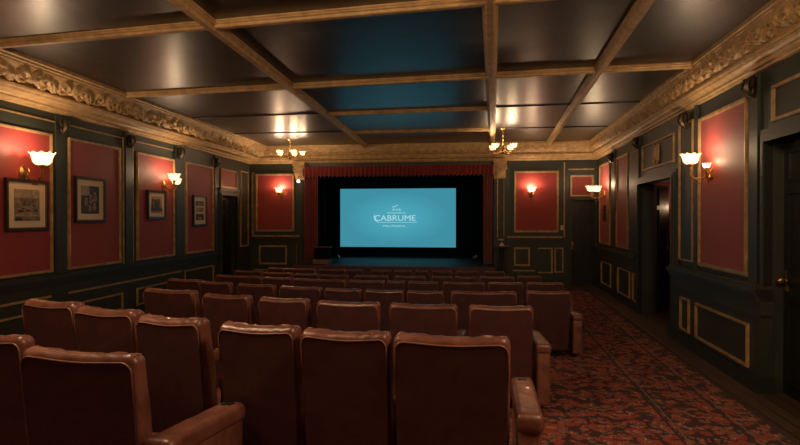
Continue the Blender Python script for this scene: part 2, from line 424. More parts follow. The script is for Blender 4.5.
def door(name, fr, u0, u1, ztop, depth, handle_side, label, leaf=True, casing=.10, knobz=E - .62, cap=True):
    root = struct(empty(name, fr(.5 * (u0 + u1), 0, 0)), label)
    inv = Vector(root.location)
    def fr2(u, n, z): return tuple(Vector(fr(u, n, z)) - inv)
    b = MB()
    for (w, d) in ((casing, .05), (casing * .62, .075), (casing * .3, .09)):
        b.box(u0 - w, u0, 0, d, 0, ztop + w, fr2); b.box(u1, u1 + w, 0, d, 0, ztop + w, fr2); b.box(u0, u1, 0, d, ztop, ztop + w, fr2)
    for uu_ in (u0, u1): b.box(uu_ - .012, uu_ + .012, -T, .0, 0, ztop, fr2)
    if cap:
        b.box(u0 - casing - .05, u1 + casing + .05, 0, .12, ztop + casing + .03, ztop + casing + .075, fr2)
        b.box(u0 - casing - .02, u1 + casing + .02, 0, .09, ztop + casing, ztop + casing + .03, fr2)
    b.build('door_frame', M['green'], root)
    if leaf:
        b = MB(); b.box(u0, u1, -depth - .045, -depth, 0.005, ztop, fr2)
        W = u1 - u0; H = ztop
        for (a0, a1) in ((.12, .46), (.54, .88)):
            for (c0, c1) in ((.05, .38), (.44, .80), (.84, .96)):
                rect_line(b, fr2, u0 + a0 * W, u0 + a1 * W, c0 * H, c1 * H, .025, -depth, .014)
        lf = b.build('door_leaf', M['dark_wood'], root)
        ku = u0 + (.08 if handle_side < 0 else .92) * W
        b = MB(); b.box(ku - .025, ku + .025, -depth, -depth + .012, knobz - .1, knobz + .1, fr2)
        k = Vector(fr2(ku, -depth + .06, knobz)); b.ball(k, .035, 8); b.tube([fr2(ku, -depth, knobz), k], .014, 8)
        b.build('door_knob', M['brass'], lf, smooth=True)
    return root
door('door_1', FL, uld[0], uld[1], uld_top, .08, 1, 'dark door in left wall under small red panel', casing=.10, knobz=E - .65)
door('door_2', FB, udb[0], udb[1], udb_top, .06, -1, 'dark panelled door in the screen end wall', casing=.09, cap=False, knobz=E - .70)

# ---- RIGHT wall
RT = E + 1.29; RB = E - .62; RR = E - .74
for a, c in ((600.5, 611), (617.5, 629), (700.5, 749.5)): red_panel(FR, wr, FR.U(a), FR.U(c), RB, RT, .045)
uu = urn[1] + .8
while uu + 1.9 < LR: red_panel(FR, wr, uu, uu + 1.6, RB, RT); uu += 2.3
b = MB()
rect_line(b, FR, FR.U(631.5), FR.U(638.5), RB + .02, E + 1.25, .02)
rect_line(b, FR, FR.U(680), FR.U(694), RB + .02, E + 1.33, .025)
rect_line(b, FR, FR.U(643), FR.U(675), E + .83, E + 1.27, .03)
rect_line(b, FR, FR.U(773), urn[1] + .1, E + .93, E + 1.28, .035)
b.build('gilt_moulding', M['gilt_line'], wr)
PED = .12    # depth of the dado pedestal on the near stretch
def dado(u0, u1, ped, rects, last=None):
    b = MB(); b.box(u0, u1, 0, ped, .0, RR - .02, FR)
    b.build('dado', M['green'], wr)
    rail(FR, wr, u0, u1, RR, base_n=ped)
    b = MB(); b.box(u0, u1, 0, ped + .02, E - .98, E - .95, FR); b.build('dado_moulding', M['green'], wr)
    b = MB()
    for a, c, z0, z1 in rects: rect_line(b, FR, a, c, z0, z1, .03, ped)
    b.build('gilt_moulding', M['gilt_line'], wr)
dado(0.0, urd[0] - .14, .05, [(FR.U(601.5, .06), FR.U(611, .06), .16, E - 1.02), (FR.U(618, .06), FR.U(630, .06), .16, E - 1.02), (FR.U(633, .06), FR.U(638, .06), .16, E - 1.02)])
dado(urd[1] + .16, FR.U(760, PED), PED, [(FR.U(681.5, PED), FR.U(690.5, PED), .185, E - 1.07), (FR.U(697, PED), FR.U(750, PED), .185, E - 1.07)])
dado(urn[1] + .16, LR, PED, [(urn[1] + .5, urn[1] + 2.1, .16, E - 1.07), (urn[1] + 2.6, urn[1] + 4.4, .16, E - 1.07)])
b = MB()
b.box(0.0, urd[0] - .14, 0, .09, 0, .13, FR); b.box(0.0, urd[0] - .14, 0, .075, .13, .16, FR)
b.box(urd[1] + .14, FR.U(763, PED), 0, PED + .05, 0, .12, FR); b.box(urd[1] + .14, FR.U(762, PED), 0, PED + .03, .12, .145, FR)
b.box(urn[1] + .16, LR, 0, PED + .05, 0, .14, FR)
struct(b.build('baseboard_right', M['green_dark']))
b = MB()
for p0, p1 in ((612.5, 616), (630.5, 640), (696, 699), (751.5, 760)):
    b.box(FR.U(p0), FR.U(p1), 0, .03, RR, E + 1.5, FR)
b.build('pilaster', M['green'], wr)
for p, k in ((614, 1.34), (688.5, 1.36), (756, 1.36), (640, 1.38)): corbel(FR, wr, FR.U(p), E + k, 1.1)
# crest over the doorway: a small shield with a wreath
uc = FR.U(657.5); zc = E + 1.04
cr = MB()
out = [(-.09, .14), (-.05, .165), (0, .145), (.05, .165), (.09, .14), (.095, .0), (.07, -.09), (0, -.16), (-.07, -.09), (-.095, 0)]
for (sc_, n0, n1) in ((1, 0, .025), (.7, .025, .045)):
    n = len(out); vs = [FR(uc + a * sc_, n0, zc + c * sc_) for a, c in out] + [FR(uc + a * sc_ * .9, n1, zc + c * sc_ * .9) for a, c in out]
    cr.add(vs, [tuple(range(n)), tuple(range(n, 2 * n))] + [(i, (i + 1) % n, n + (i + 1) % n, n + i) for i in range(n)])
for sg in (-1, 1):
    cr.tube([FR(uc + sg * .04, .02, zc - .17), FR(uc + sg * .11, .03, zc - .1), FR(uc + sg * .13, .03, zc + .04), FR(uc + sg * .10, .03, zc + .16)], [.015, .022, .02, .01], 6)
tag(cr.build('wall_crest', M['gold']), 'gilt shield crest on green panel over the right wall doorway', 'crest')

door('door_3', FR, urn[0], urn[1], urn_top, .10, -1, 'dark panelled door at right edge of photo', casing=.13, cap=False, knobz=E - .6)
# open doorway on the right with a lobby behind
d4 = door('door_4', FR, urd[0], urd[1], urd_top, .1, 1, 'open doorway in the right wall', leaf=False, casing=.12, cap=False)
LBU0, LBU1, LBN = urd[0] - .95, urd[1] + .3, -2.0
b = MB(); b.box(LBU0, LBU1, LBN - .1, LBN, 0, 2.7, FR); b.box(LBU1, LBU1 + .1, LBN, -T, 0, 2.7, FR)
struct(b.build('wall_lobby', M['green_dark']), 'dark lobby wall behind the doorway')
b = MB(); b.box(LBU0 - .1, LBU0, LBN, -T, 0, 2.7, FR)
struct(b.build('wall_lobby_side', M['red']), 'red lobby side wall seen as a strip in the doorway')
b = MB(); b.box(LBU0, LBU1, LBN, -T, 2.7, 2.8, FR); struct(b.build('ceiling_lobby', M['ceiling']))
r4 = empty('open_door_leaf', Vector(FR(urd[0] + .04, -T - .02, 0)), math.atan2(*(-FR.n * .62 - FR.u * .78).yx))
tag(r4, 'dark door leaf standing open inside the right wall doorway', 'door')
LW = .50
b = MB(); b.box(0, LW, -.022, .022, .01, urd_top - .02)
for (c0, c1) in ((.15, .85), (1.0, 1.85), (1.92, 2.2)):
    for sgn in (-1, 1): b.box(.08, LW - .12, min(.022 * sgn, .034 * sgn), max(.022 * sgn, .034 * sgn), c0, c1)
b.build('leaf', M['dark_wood'], r4)
b = MB(); b.box(LW - .07, LW - .02, -.034, .034, 1.10, 1.42)
for sgn in (-1, 1): b.tube([(LW - .045, .03 * sgn, 1.16), (LW - .045, .10 * sgn, 1.16), (LW - .045, .10 * sgn, 1.36), (LW - .045, .03 * sgn, 1.36)], .016, 6)
b.build('pull_handle', M['brass'], r4, smooth=True)

# small dark ornament on the far red strip
un = FR.U(606.3)
b = MB()
for zz, rr in ((.14, .035), (.07, .05), (-.02, .04), (-.11, .05), (-.18, .03)):
    b.ball(FR(un, .045, E + .13 + zz), rr, 6)
b.box(un - .03, un + .03, .014, .04, E - .09, E + .30, FR)
tag(b.build('wall_ornament', M['iron'], smooth=True), 'narrow dark carved ornament on the red strip by the corner', 'ornament')

# ---- SCREEN END wall
def UB(px): return at_Y(px, 222, D).x
red_panel(FB, wb, UB(256), UB(294.5), E - .37, E + 1.21, .05)
red_panel(FB, wb, UB(514), UB(558.5), E - .37, E + 1.21, .05)
red_panel(FB, wb, UB(570), UB(593.5), E + .54, E + 1.09, .045)
def back_rail(u0, u1, z):
    rail(FB, wb, u0, u1, z)
    b = MB(); hline(b, FB, u0 + .08, u1 - .05, z + .07, .035, .03, .03); b.build('gilt_moulding', M['gilt_line'], wb)
back_rail(CL.x, OX0 - .1, E - .56); back_rail(UB(504), UB(564), E - .56)
b = MB()
rect_line(b, FB, UB(259), UB(287), E - 1.27, E - .75, .045)
hline(b, FB, UB(254), UB(296), E - 1.42, .03); rect_line(b, FB, UB(252), UB(254.5), E - .45, E + 1.25, .02)
rect_line(b, FB, UB(296.5), UB(303), E - 1.3, E - .7, .02)
rect_line(b, FB, UB(514), UB(530), E - 1.24, E - .76, .045)
b.box(UB(551), UB(552.8), 0, .022, E - 1.42, E - .76, FB); hline(b, FB, UB(538), UB(552), E - .78); hline(b, FB, UB(538), UB(552), E - 1.4)
rect_line(b, FB, UB(554.5), UB(563.5), E - 1.4, E - .76, .035)
hline(b, FB, UB(513), UB(535), E - 1.36); hline(b, FB, UB(498), UB(504), E - .56, .04)
hline(b, FB, UB(568), UB(594), E + 1.24, .035)
b.box(UB(563.6), UB(564.8), 0, .02, E - .5, E + 1.42, FB)
b.box(UB(497), UB(498), 0, .02, E - .5, E + 1.1, FB); b.box(UB(503.5), UB(504.3), 0, .02, E - .5, E + 1.1, FB)
b.build('gilt_moulding', M['gilt_line'], wb)
b = MB(); b.box(UB(504.5), UB(510), 0, .035, 0, E + 1.45, FB); b.box(UB(565.0), UB(568), 0, .035, 0, E + 1.45, FB); b.box(UB(297), UB(303), 0, .035, 0, E + 1.45, FB)
b.build('pilaster', M['green'], wb)
b = MB(); b.box(CL.x, OX0, 0, .03, 0, .15, FB); b.box(OX1, udb[0] - .1, 0, .03, 0, .15, FB); struct(b.build('baseboard_screen_end', M['green_dark']))
for px, lab in ((562, 'ivory switch plate on pilaster left of the far door'),):
    b = MB(); q = UB(px); z = E - .25; b.box(q - .035, q + .035, .0, .02, z - .06, z + .06, FB); b.box(q - .01, q + .01, .02, .04, z - .015, z + .02, FB)
    tag(b.build('light_switch', M['ivory'], bevel=.003), lab, 'switch')

# ------------------------------------------------------------------ cornice
PROF = [(1.0, 1.93), (1.0, 1.885), (.95, 1.878), (.94, 1.855), (.90, 1.85), (.885, 1.83), (.87, 1.825), (.50, 1.655), (.49, 1.645), (.58, 1.64), (.60, 1.62), (.58, 1.602), (.50, 1.60), (.47, 1.575), (.36, 1.555), (.28, 1.55), (.25, 1.535), (.25, 1.515), (.14, 1.507), (.12, 1.485), (0, 1.48)]
PL, PB, PR = .62, .32, .26
def isect(o1, d1, o2, d2):
    det = d1.x * (-d2.y) + d2.x * d1.y; rx = o2.x - o1.x; ry = o2.y - o1.y
    t = (rx * (-d2.y) + d2.x * ry) / det; return o1 + d1 * t
def corner(fa, pa, fb, pb): return isect(fa.o + fa.n * pa, fa.u, fb.o + fb.n * pb, fb.u)
def sweep(name, A, B, label):
    b = MB(); n = len(PROF)
    vs = [A(p) + Vector((0, 0, E + k)) for p, k in PROF] + [B(p) + Vector((0, 0, E + k)) for p, k in PROF]
    b.add(vs, [(i, i + 1, n + i + 1, n + i) for i in range(n - 1)])
    return struct(b.build(name, M['gold']), label)
cl_ = lambda p: corner(FL, p * PL, FB, p * PB); cr_ = lambda p: corner(FR, p * PR, FB, p * PB)
endL = lambda p: FL.o + FL.n * (p * PL) + FL.u * LL; endR = lambda p: FR.o + FR.n * (p * PR) + FR.u * LR
t1 = sweep('trim_1', endL, cl_, 'gilt carved cornice of left wall'); t2 = sweep('trim_2', cl_, cr_, 'gilt cornice over the screen'); t3 = sweep('trim_3', cr_, endR, 'gilt carved cornice of right wall')

def carve(A, B, parent, pitch, nper, nv, amp, p0=(.87, 1.825), p1=(.50, 1.655)):
    """acanthus scroll relief on the sloping face of the cornice"""
    a0 = A(p0[0]) + Vector((0, 0, E + p0[1])); a1 = A(p1[0]) + Vector((0, 0, E + p1[1]))
    b0 = B(p0[0]) + Vector((0, 0, E + p0[1])); b1 = B(p1[0]) + Vector((0, 0, E + p1[1]))
    Ltot = (b0 - a0).length; cells = max(1, round(Ltot / pitch)); nu = int(cells * nper)
    Wd = (a1 - a0).length; nrm = (b0 - a0).cross(a1 - a0).normalized()
    if nrm.z > 0: nrm = -nrm
    cw = Ltot / cells
    def h(s, v):                       # s metres along, v 0..1 down the face
        c = s / cw; i = math.floor(c); f = c - i; y = (v - .5) * Wd; x = (f - .5) * cw
        flip = 1 if i % 2 == 0 else -1
        y2 = y * flip
        R = Wd * .50
        # leafy rosette / scroll
        dx, dy = x, y2 - Wd * .02; r = math.hypot(dx, dy); th = math.atan2(dy, dx)
        sw = th + 5.5 * r / R
        lob = .5 + .5 * math.cos(5 * sw)
        edge = R * (.78 + .30 * lob)
        hh = 0
        if r < edge: hh = (1 - (r / edge) ** 2) ** .5 * (.55 + .45 * lob) * (0.65 + .35 * math.cos(r / R * 11))
        # sweeping leaves between the scrolls
        for sx_ in (-1, 1):
            ex = x - sx_ * cw * .5; ey = y2 + sx_ * Wd * .1
            a = .9 * sx_; px_ = ex * math.cos(a) + ey * math.sin(a); py_ = -ex * math.sin(a) + ey * math.cos(a)
            q = (px_ / (cw * .36)) ** 2 + (py_ / (Wd * .24)) ** 2
            if q < 1: hh = max(hh, (1 - q) ** .5 * (.75 + .25 * math.cos(py_ / Wd * 45 + px_ * 30)))
        ed = min(v, 1 - v) * 9
        return hh * min(1, ed)
    b = MB(); vs = []; fs = []
    for i in range(nu + 1):
        t = i / nu
        for j in range(nv + 1):
            v = j / nv; p = (a0 + (b0 - a0) * t) * (1 - v) + (a1 + (b1 - a1) * t) * v
            vs.append(p + nrm * (amp * h(t * Ltot, v) + .002))
    for i in range(nu):
        for j in range(nv): fs.append((i * (nv + 1) + j, (i + 1) * (nv + 1) + j, (i + 1) * (nv + 1) + j + 1, i * (nv + 1) + j + 1))
    b.add(vs, fs); o = b.build('carved_frieze', M['gold'], parent, smooth='all', recalc=False)
    return o
carve(cl_, endL, t1, .36, 24, 18, .085)
carve(cr_, endR, t3, .26, 22, 16, .07)
carve(cl_, cr_, t2, .22, 14, 10, .035)
# egg-and-dart row under the back frieze
b = MB()
x = CL.x + .35
while x < CR.x - .3:
    b.ball((x, D - PB * .44, E + 1.575), .022, 4, (1, .8, 1)); x += .085
b.build('bead_row', M['gold'], t2, smooth=True)

# carved consoles each side of the proscenium
for nm, px in (('trim_4', 302), ('trim_5', 499.5)):
    ux = UB(px); c = MB()
    c.box(ux - .17, ux + .17, 0, .32, E + 1.40, E + 1.49, FB)
    pr = [(.28, 1.40), (.27, 1.33), (.22, 1.28), (.20, 1.20), (.12, 1.12), (.08, 1.05), (0, 1.02), (0, 1.40)]
    n = len(pr)
    for w0, w1, s_ in ((-.15, .15, 1.0), (-.08, .08, 1.12)):
        vs = [FB(ux + w0, p * s_, E + k) for p, k in pr] + [FB(ux + w1, p * s_, E + k) for p, k in pr]
        c.add(vs, [tuple(range(n)), tuple(range(n, 2 * n))] + [(i, (i + 1) % n, n + (i + 1) % n, n + i) for i in range(n)])
    for sg in (-1, 1): c.tube([FB(ux + sg * .155, .06, E + 1.32), FB(ux + sg * .155, .2, E + 1.34), FB(ux + sg * .155, .24, E + 1.28), FB(ux + sg * .155, .18, E + 1.24)], [.02, .028, .026, .012], 6)
    struct(c.build(nm, M['gold']), 'gilt carved console beside the curtain')

# ------------------------------------------------------------------ stage, curtains, screen
ZS = .50
b = MB(); b.box(OX0 + .01, OX1 - .01, D - 1.0, D + 2.68, .002, ZS - .03)
st = tag(b.build('stage', M['lip']), 'low dark stage platform below the screen', 'stage')
b = MB(); b.box(OX0 + .005, OX1 - .005, D - 1.03, D + 2.68, ZS - .03, ZS); b.build('stage_boards', M['stage'], st)
b = MB(); b.box(OX0, OX1, D - 1.07, D - 1.03, ZS - .09, ZS + .005); b.build('stage_edge', M['lip'], st)
YS = D + 2.3
q0 = at_Y(340.3, 189, YS); q1 = at_Y(455.8, 247.5, YS)
b = MB(); b.box(q0.x, q1.x, YS, YS + .03, q1.z, q0.z)
scr = tag(b.build('projection_screen', [M['screen'], M['black']]), 'lit teal projection screen showing white lettering, in black recess', 'screen')
b = MB(); rect = (q0.x - .06, q1.x + .06, q1.z - .06, q0.z + .06)
b.box(rect[0], q0.x - .005, YS - .01, YS + .06, rect[2], rect[3]); b.box(q1.x + .005, rect[1], YS - .01, YS + .06, rect[2], rect[3])
b.box(q0.x, q1.x, YS - .01, YS + .06, q0.z + .005, rect[3]); b.box(q0.x, q1.x, YS - .01, YS + .06, rect[2], q1.z - .005)
b.build('screen_frame', M['black'], scr)
for xx in (q0.x + .3, q1.x - .3):
    b = MB(); b.box(xx - .04, xx + .04, YS + .03, YS + .09, ZS + .002, q1.z + .3); b.build('support_leg', M['black'], scr)
def screen_text(txt, px, py, hpx, wpx):
    cu = bpy.data.curves.new('lettering', 'FONT'); cu.body = txt; cu.align_x = 'CENTER'; cu.align_y = 'CENTER'; cu.size = 1; cu.extrude = .004
    o = bpy.data.objects.new('lettering', cu); COL.objects.link(o)
    bpy.context.view_layer.update()
    me = bpy.data.meshes.new_from_object(o.evaluated_get(bpy.context.evaluated_depsgraph_get())); bpy.data.objects.remove(o)
    xs = [v.co.x for v in me.vertices]; ys = [v.co.y for v in me.vertices]
    w = max(xs) - min(xs); h = max(ys) - min(ys); ppm = abs(at_Y(455.8, 222, YS).x - at_Y(340.3, 222, YS).x) / 115.5
    sx, sy = wpx * ppm / w, hpx * ppm / h; c = at_Y(px, py, YS)
    cx = (max(xs) + min(xs)) / 2; cy = (max(ys) + min(ys)) / 2
    for v in me.vertices: v.co = Vector((c.x + (v.co.x - cx) * sx, YS - .006 - v.co.z, c.z + (v.co.y - cy) * sy))
    me.materials.append(M['screen_text']); me.name = 'lettering'
    link('lettering', me, scr)
screen_text('CABRUME', 395, 218.0, 5.6, 41)
screen_text('PALUTEIAPUE', 394, 226.0, 1.7, 22)
screen_text('AVE', 396.5, 209.7, 2.2, 9)
screen_text('PATROIMIATE', 396.5, 212.9, 1.5, 18)
b = MB()
def sp(px, py): q = at_Y(px, py, YS); return (q.x, YS - .006, q.z)
b.tube([sp(378, 222.3), sp(400, 222.3), sp(417, 222.3)], .008, 4)
b.tube([sp(392, 207.8), sp(393.5, 206.6), sp(396, 207), sp(395.5, 205.8), sp(398, 205)], .012, 4)
b.tube([sp(375, 214.6), sp(374, 217), sp(375, 220), sp(378, 222.3)], .014, 4)
b.build('emblem', M['screen_text'], scr)

def drape(name, x0, x1, z0, z1, y, folds, amp, label, cat, group=None, flare=0.0, seed=1, hem=None):
    rnd = random.Random(seed); ph = rnd.random() * 6
    nx = folds * 10; nz = 14; b = MB(); vs = []; fs = []
    for side in (0, 1):
        for j in range(nz + 1):
            t = j / nz; z = z1 + (z0 - z1) * t
            for i in range(nx + 1):
                s = i / nx; wv = math.cos(s * folds * 2 * PI + ph + .3 * math.sin(t * 3)) + .3 * math.cos(s * folds * 4.3 * PI + ph * 2)
                zz = z
                if hem and j == nz: zz += .03 * math.cos(s * folds * 2 * PI)
                vs.append((x0 + (x1 - x0) * s, y - amp * wv * (.7 + .3 * t) + (.012 if side else 0), zz))
    st_ = (nz + 1) * (nx + 1)
    for side in (0, 1):
        for j in range(nz):
            for i in range(nx):
                a = side * st_ + j * (nx + 1) + i; fs.append((a, a + 1, a + nx + 2, a + nx + 1))
    for j in range(nz):
        for i in (0, nx):
            a = j * (nx + 1) + i; fs.append((a, a + nx + 1, a + nx + 1 + st_, a + st_))
    for i in range(nx):
        for j in (0, nz):
            a = j * (nx + 1) + i; fs.append((a, a + 1, a + 1 + st_, a + st_))
    b.add(vs, fs); return tag(b.build(name, M['velvet'], smooth='all'), label, cat, group)
YC = D - .16
def UC(px): return at_Y(px, 222, YC).x
drape('stage_curtain', UC(305), UC(318), ZS + .01, E + 1.12, YC, 5, .045, 'red velvet stage curtain hanging at the left of the screen', 'curtain', seed=2)
drape('stage_curtain', UC(483), UC(492.5), ZS + .01, E + 1.12, YC, 4, .045, 'red velvet stage curtain hanging at the right of the screen', 'curtain', seed=3)
drape('curtain_valance', UC(304), UC(493.5), E + 1.10, E + 1.37, D - .27, 46, .018, 'gathered red velvet valance across the top of the stage opening', 'valance', seed=4, hem=True)
# black inner legs and border
for a, c, sd in ((316, 321, 'left'), (481, 485, 'right')):
    b = MB(); b.box(UC(a), UC(c), D + .24, D + .27, ZS + .001, OZ + .08)
    tag(b.build('masking_cloth', M['black']), 'black masking cloth behind the %s stage curtain' % sd, 'masking')

# steps at the left of the stage, black box on them
s0 = at_z(326, 262.5, ZS)
stp = empty('stage_steps', (s0.x, D - .45, ZS + .006)); tag(stp, 'pale wooden step box at stage left by the curtain', 'steps')
b = MB(); b.box(-.20, .20, -.16, .18, 0, .10); b.build('tread_block', M['step'], stp, bevel=.006)
b = MB(); b.box(-.20, .20, -.17, .19, .101, .115); b.build('tread_board', M['step'], stp)
pb = empty('equipment_case', (s0.x, D - .42, ZS + .123)); tag(pb, 'black case sitting on pale step box beside left curtain', 'case')
b = MB(); b.box(-.19, .19, -.12, .14, 0, .30); b.build('case_body', M['black'], pb, bevel=.008)
b = MB(); b.box(-.21, .23, -.13, .15, .302, .325); b.build('case_lid', M['lip'], pb)
def spot(px, py, lab, Y):
    q = at_Y(px, py, Y); r = empty('stage_light', (q.x, Y, ZS + .006)); tag(r, lab, 'stage light')
    h = q.z - ZS
    b = MB(); b.lathe([(.001, 0), (.08, 0), (.08, .015), (.015, .02), (.012, h), (.001, h)], n=12); b.build('stand', M['seat_metal'], r, smooth=True)
    b = MB(); b.tube([(-.05, 0, h - .02), (-.02, 0, h), (.06, 0, h + .04)], [.03, .035, .045], 10); b.build('lamp_head', M['metal'], r, smooth=True)
spot(337, 258, 'small metal stage light on the stage floor near left curtain', D + .2)
spot(475, 258, 'small metal stage light on the stage floor near right curtain', D + .2)
# side table with objects at right of proscenium
q = at_Y(491, 255, D - .5)
tb = empty('pedestal_table', (UB(501), D - .50, 0)); tag(tb, 'small dark pedestal stand right of the stage curtain', 'table')
b = MB(); b.lathe([(.001, 0), (.17, 0), (.17, .03), (.05, .06), (.035, .5), (.06, .95), (.001, .96)], n=16); b.build('base', M['dark_wood'], tb, smooth=True)
b = MB(); b.lathe([(.001, .96), (.20, .96), (.21, .98), (.20, 1.0), (.001, 1.0)], n=20); b.build('top', M['lip'], tb, smooth=True)
bl = empty('desk_bell', (UB(501), D - .52, 1.001)); tag(bl, 'small pale bell standing on the dark pedestal stand', 'bell')
b = MB(); b.lathe([(.001, .0), (.06, .0), (.06, .012), (.05, .045), (.02, .075), (.008, .08), (.008, .10), (.001, .105)], n=14); b.build('bell_dome', M['ivory'], bl, smooth=True)

# ------------------------------------------------------------------ carpet
def carpet_pt(fr, n, Y):
    o = fr.o + fr.n * n; return o + fr.u * ((Y - o.y) / fr.u.y)
cc = [carpet_pt(FL, .3, YR + .4), carpet_pt(FR, .42, YR + .4), carpet_pt(FR, .42, D - 1.35), carpet_pt(FL, .3, D - 1.35)]
org = carpet_pt(FR, .42, 0.0); rzc = math.atan2(dR.y, dR.x) - PI / 2
inv = Matrix.Rotation(-rzc, 3, 'Z'); lc = [inv @ (p - org) for p in cc]
b = MB(); b.add([(p.x, p.y, z) for z in (.001, .014) for p in lc], [(0, 1, 2, 3), (4, 5, 6, 7), (0, 1, 5, 4), (1, 2, 6, 5), (2, 3, 7, 6), (3, 0, 4, 7)])
cp = tag(b.build('carpet', M['carpet']), 'red floral patterned carpet with border stripes covering aisle and seating floor', 'carpet')
cp.location = org; cp.rotation_euler = (0, 0, rzc)

# ------------------------------------------------------------------ pictures
def picture(px0, px1, k0, k1, style, label, fw=.035):
    u0, u1 = FL.U(px1), FL.U(px0); uc_ = (u0 + u1) / 2; zc_ = E + (k0 + k1) / 2; w = abs(u1 - u0) / 2; h = (k1 - k0) / 2
    loc = Vector(FL(uc_, .014, zc_)); r = empty('framed_picture', loc, math.atan2(FL.u.y, FL.u.x)); tag(r, label, 'picture', 'framed pictures on the left wall')
    # local: x along wall (towards the camera), -y.. find which side is the room
    sg = 1 if Vector((-math.sin(r.rotation_euler.z), math.cos(r.rotation_euler.z), 0)).dot(FL.n) > 0 else -1
    def Q(b, x0, x1, y0, y1, z0, z1): b.box(x0, x1, min(y0 * sg, y1 * sg), max(y0 * sg, y1 * sg), z0, z1)
    b = MB(); 
    for (x0, x1, z0, z1) in ((-w, w, h - fw, h), (-w, w, -h, -h + fw), (-w, -w + fw, -h + fw, h - fw), (w - fw, w, -h + fw, h - fw)): Q(b, x0, x1, .0, .045, z0, z1)
    f = b.build('frame', M['frame'], r, bevel=.004)
    b = MB(); g = fw; t = .012
    for (x0, x1, z0, z1) in ((-w + g, w - g, h - g - t, h - g), (-w + g, w - g, -h + g, -h + g + t), (-w + g, -w + g + t, -h + g, h - g), (w - g - t, w - g, -h + g, h - g)): Q(b, x0, x1, .02, .036, z0, z1)
    b.build('gilt_slip', M['frame_gold'], f)
    b = MB(); Q(b, -w + g, w - g, .004, .018, -h + g, h - g); b.build('mount', M['mount'], r)
    pw, ph = (w - g) * .66, (h - g) * .68
    b = MB(); rnd = random.Random(style * 11)
    def patch(x0, x1, z0, z1, mi, lv): b.cur = mi; Q(b, x0 * pw, x1 * pw, .018, .019 + lv * .0006, z0 * ph, z1 * ph)
    if style == 1:      # hazy landscape with rows of roofs and a river
        patch(-1, 1, -1, 1, 0, 1); patch(-1, 1, .45, 1, 2, 2)
        for i in range(26):
            x = rnd.uniform(-.98, .75); z = rnd.uniform(-.6, .45); s_ = .08 + .14 * (1 - (z + .6)); patch(x, min(.98, x + s_ * 1.6), z, z + s_ * .55, rnd.choice((0, 1, 1, 2)), 3 + i * .4)
        patch(-1, 1, -.72, -.60, 2, 15); patch(-1, 1, -1, -.74, 0, 15); patch(.4, .95, -.98, -.8, 1, 16)
    elif style == 2:    # group of standing people in pale clothes, dark ground
        patch(-1, 1, -1, 1, 1, 1); patch(.1, 1, .3, 1, 2, 2)
        b.cur = 2
        for (x, z, s_) in ((-.5, .45, .3), (-.05, .3, .28), (.45, .05, .26), (-.45, -.3, .24), (.05, -.45, .22)):
            n = 14
            for mi_, (cx, cz, rx, rz) in zip((2, 0), ((x, z, .45 * s_, .42 * s_), (x, z - .55 * s_ * 1.9, .8 * s_, 1.0 * s_))):
                b.cur = mi_
                vs = [(cx * pw + rx * pw * math.cos(2 * PI * k / n), sg * .0212, cz * ph + rz * ph * math.sin(2 * PI * k / n)) for k in range(n)]
                b.add(vs + [(v[0], sg * .019, v[2]) for v in vs], [tuple(range(n))] + [(k, (k + 1) % n, n + (k + 1) % n, n + k) for k in range(n)])
    elif style == 3:    # street with tall dark trees
        patch(-1, 1, -1, 1, 2, 1)
        for i in range(14):
            x = rnd.uniform(-1, .7); z1_ = rnd.uniform(.0, .75); patch(x, x + .28, -.4, z1_, rnd.choice((0, 1, 1)), 2 + i * .4)
        patch(-1, 1, -.75, -.4, 1, 12); patch(-.6, .8, -.9, -.75, 0, 13)
    else:               # three small photographs in one mount
        for z0, z1 in ((.5, 1), (-.15, .35), (-1, -.35)):
            patch(-1, 1, z0, z1, 1 if z0 != -.15 else 2, 1)
            for i in range(6):
                x = rnd.uniform(-.9, .5); patch(x, x + .35, z0 + .05, z0 + rnd.uniform(.2, .42), rnd.choice((0, 2, 1)), 2 + i)
    b.build('print', [M['photo'], M['photo_dark'], M['photo_light']], r)
picture(2.5, 45.3, -.17, .51, 1, 'large framed sepia landscape print under the nearest left sconce')
picture(72.5, 103, -.07, .63, 2, 'framed old photograph of a group of people on second red panel')
picture(145.5, 164, -.02, .52, 3, 'dark framed street scene print below the double left sconce')
picture(191.5, 205, -.18, .50, 4, 'narrow framed mount of small photographs nearest the left door')

# ------------------------------------------------------------------ lamps
def shade_mesh(s=1.0):
    b = MB(); prof = [(.030, 0), (.065, .008), (.092, .038), (.098, .075), (.108, .112), (.138, .142)]
    b.lathe([(r * s, z * s) for r, z in prof] + [((r - .004) * s, (z + .002) * s) for r, z in prof[::-1]], n=48, flute=.08, nf=10)
    for i, (x, y, z) in enumerate(b.v):
        if z > .13: b.v[i] = (x, y, z + .010 * math.cos(10 * math.atan2(y, x)))
    return b.mesh('shade', M['shade'], smooth='all')
SH = shade_mesh(); bb = MB(); bb.ball((0, 0, .055), .026, 6, (1, 1, 1.35)); BU = bb.mesh('bulb', M['bulb'], smooth='all')
def glow(parent, loc, power, rad=.05, col=(1.0, .70, .43)):
    L = bpy.data.lights.new('lamp_light', 'POINT'); L.energy = power; L.color = col; L.shadow_soft_size = rad
    o = bpy.data.objects.new('lamp_light', L); COL.objects.link(o); o.parent = parent; o.location = loc
def lampshade(parent, loc, s, bulbmesh=None, rot=(0, 0, 0)):
    a = link('lamp_shade', SH, parent); a.location = loc; a.scale = (s, s, s); a.rotation_euler = rot
    c = link('bulb', bulbmesh or BU, a)
    h = MB(); h.lathe([(.001, -.035), (.02, -.035), (.034, -.015), (.036, .006), (.001, .006)], n=12)
    k = h.build('shade_holder', M['brass'], a, smooth=True)
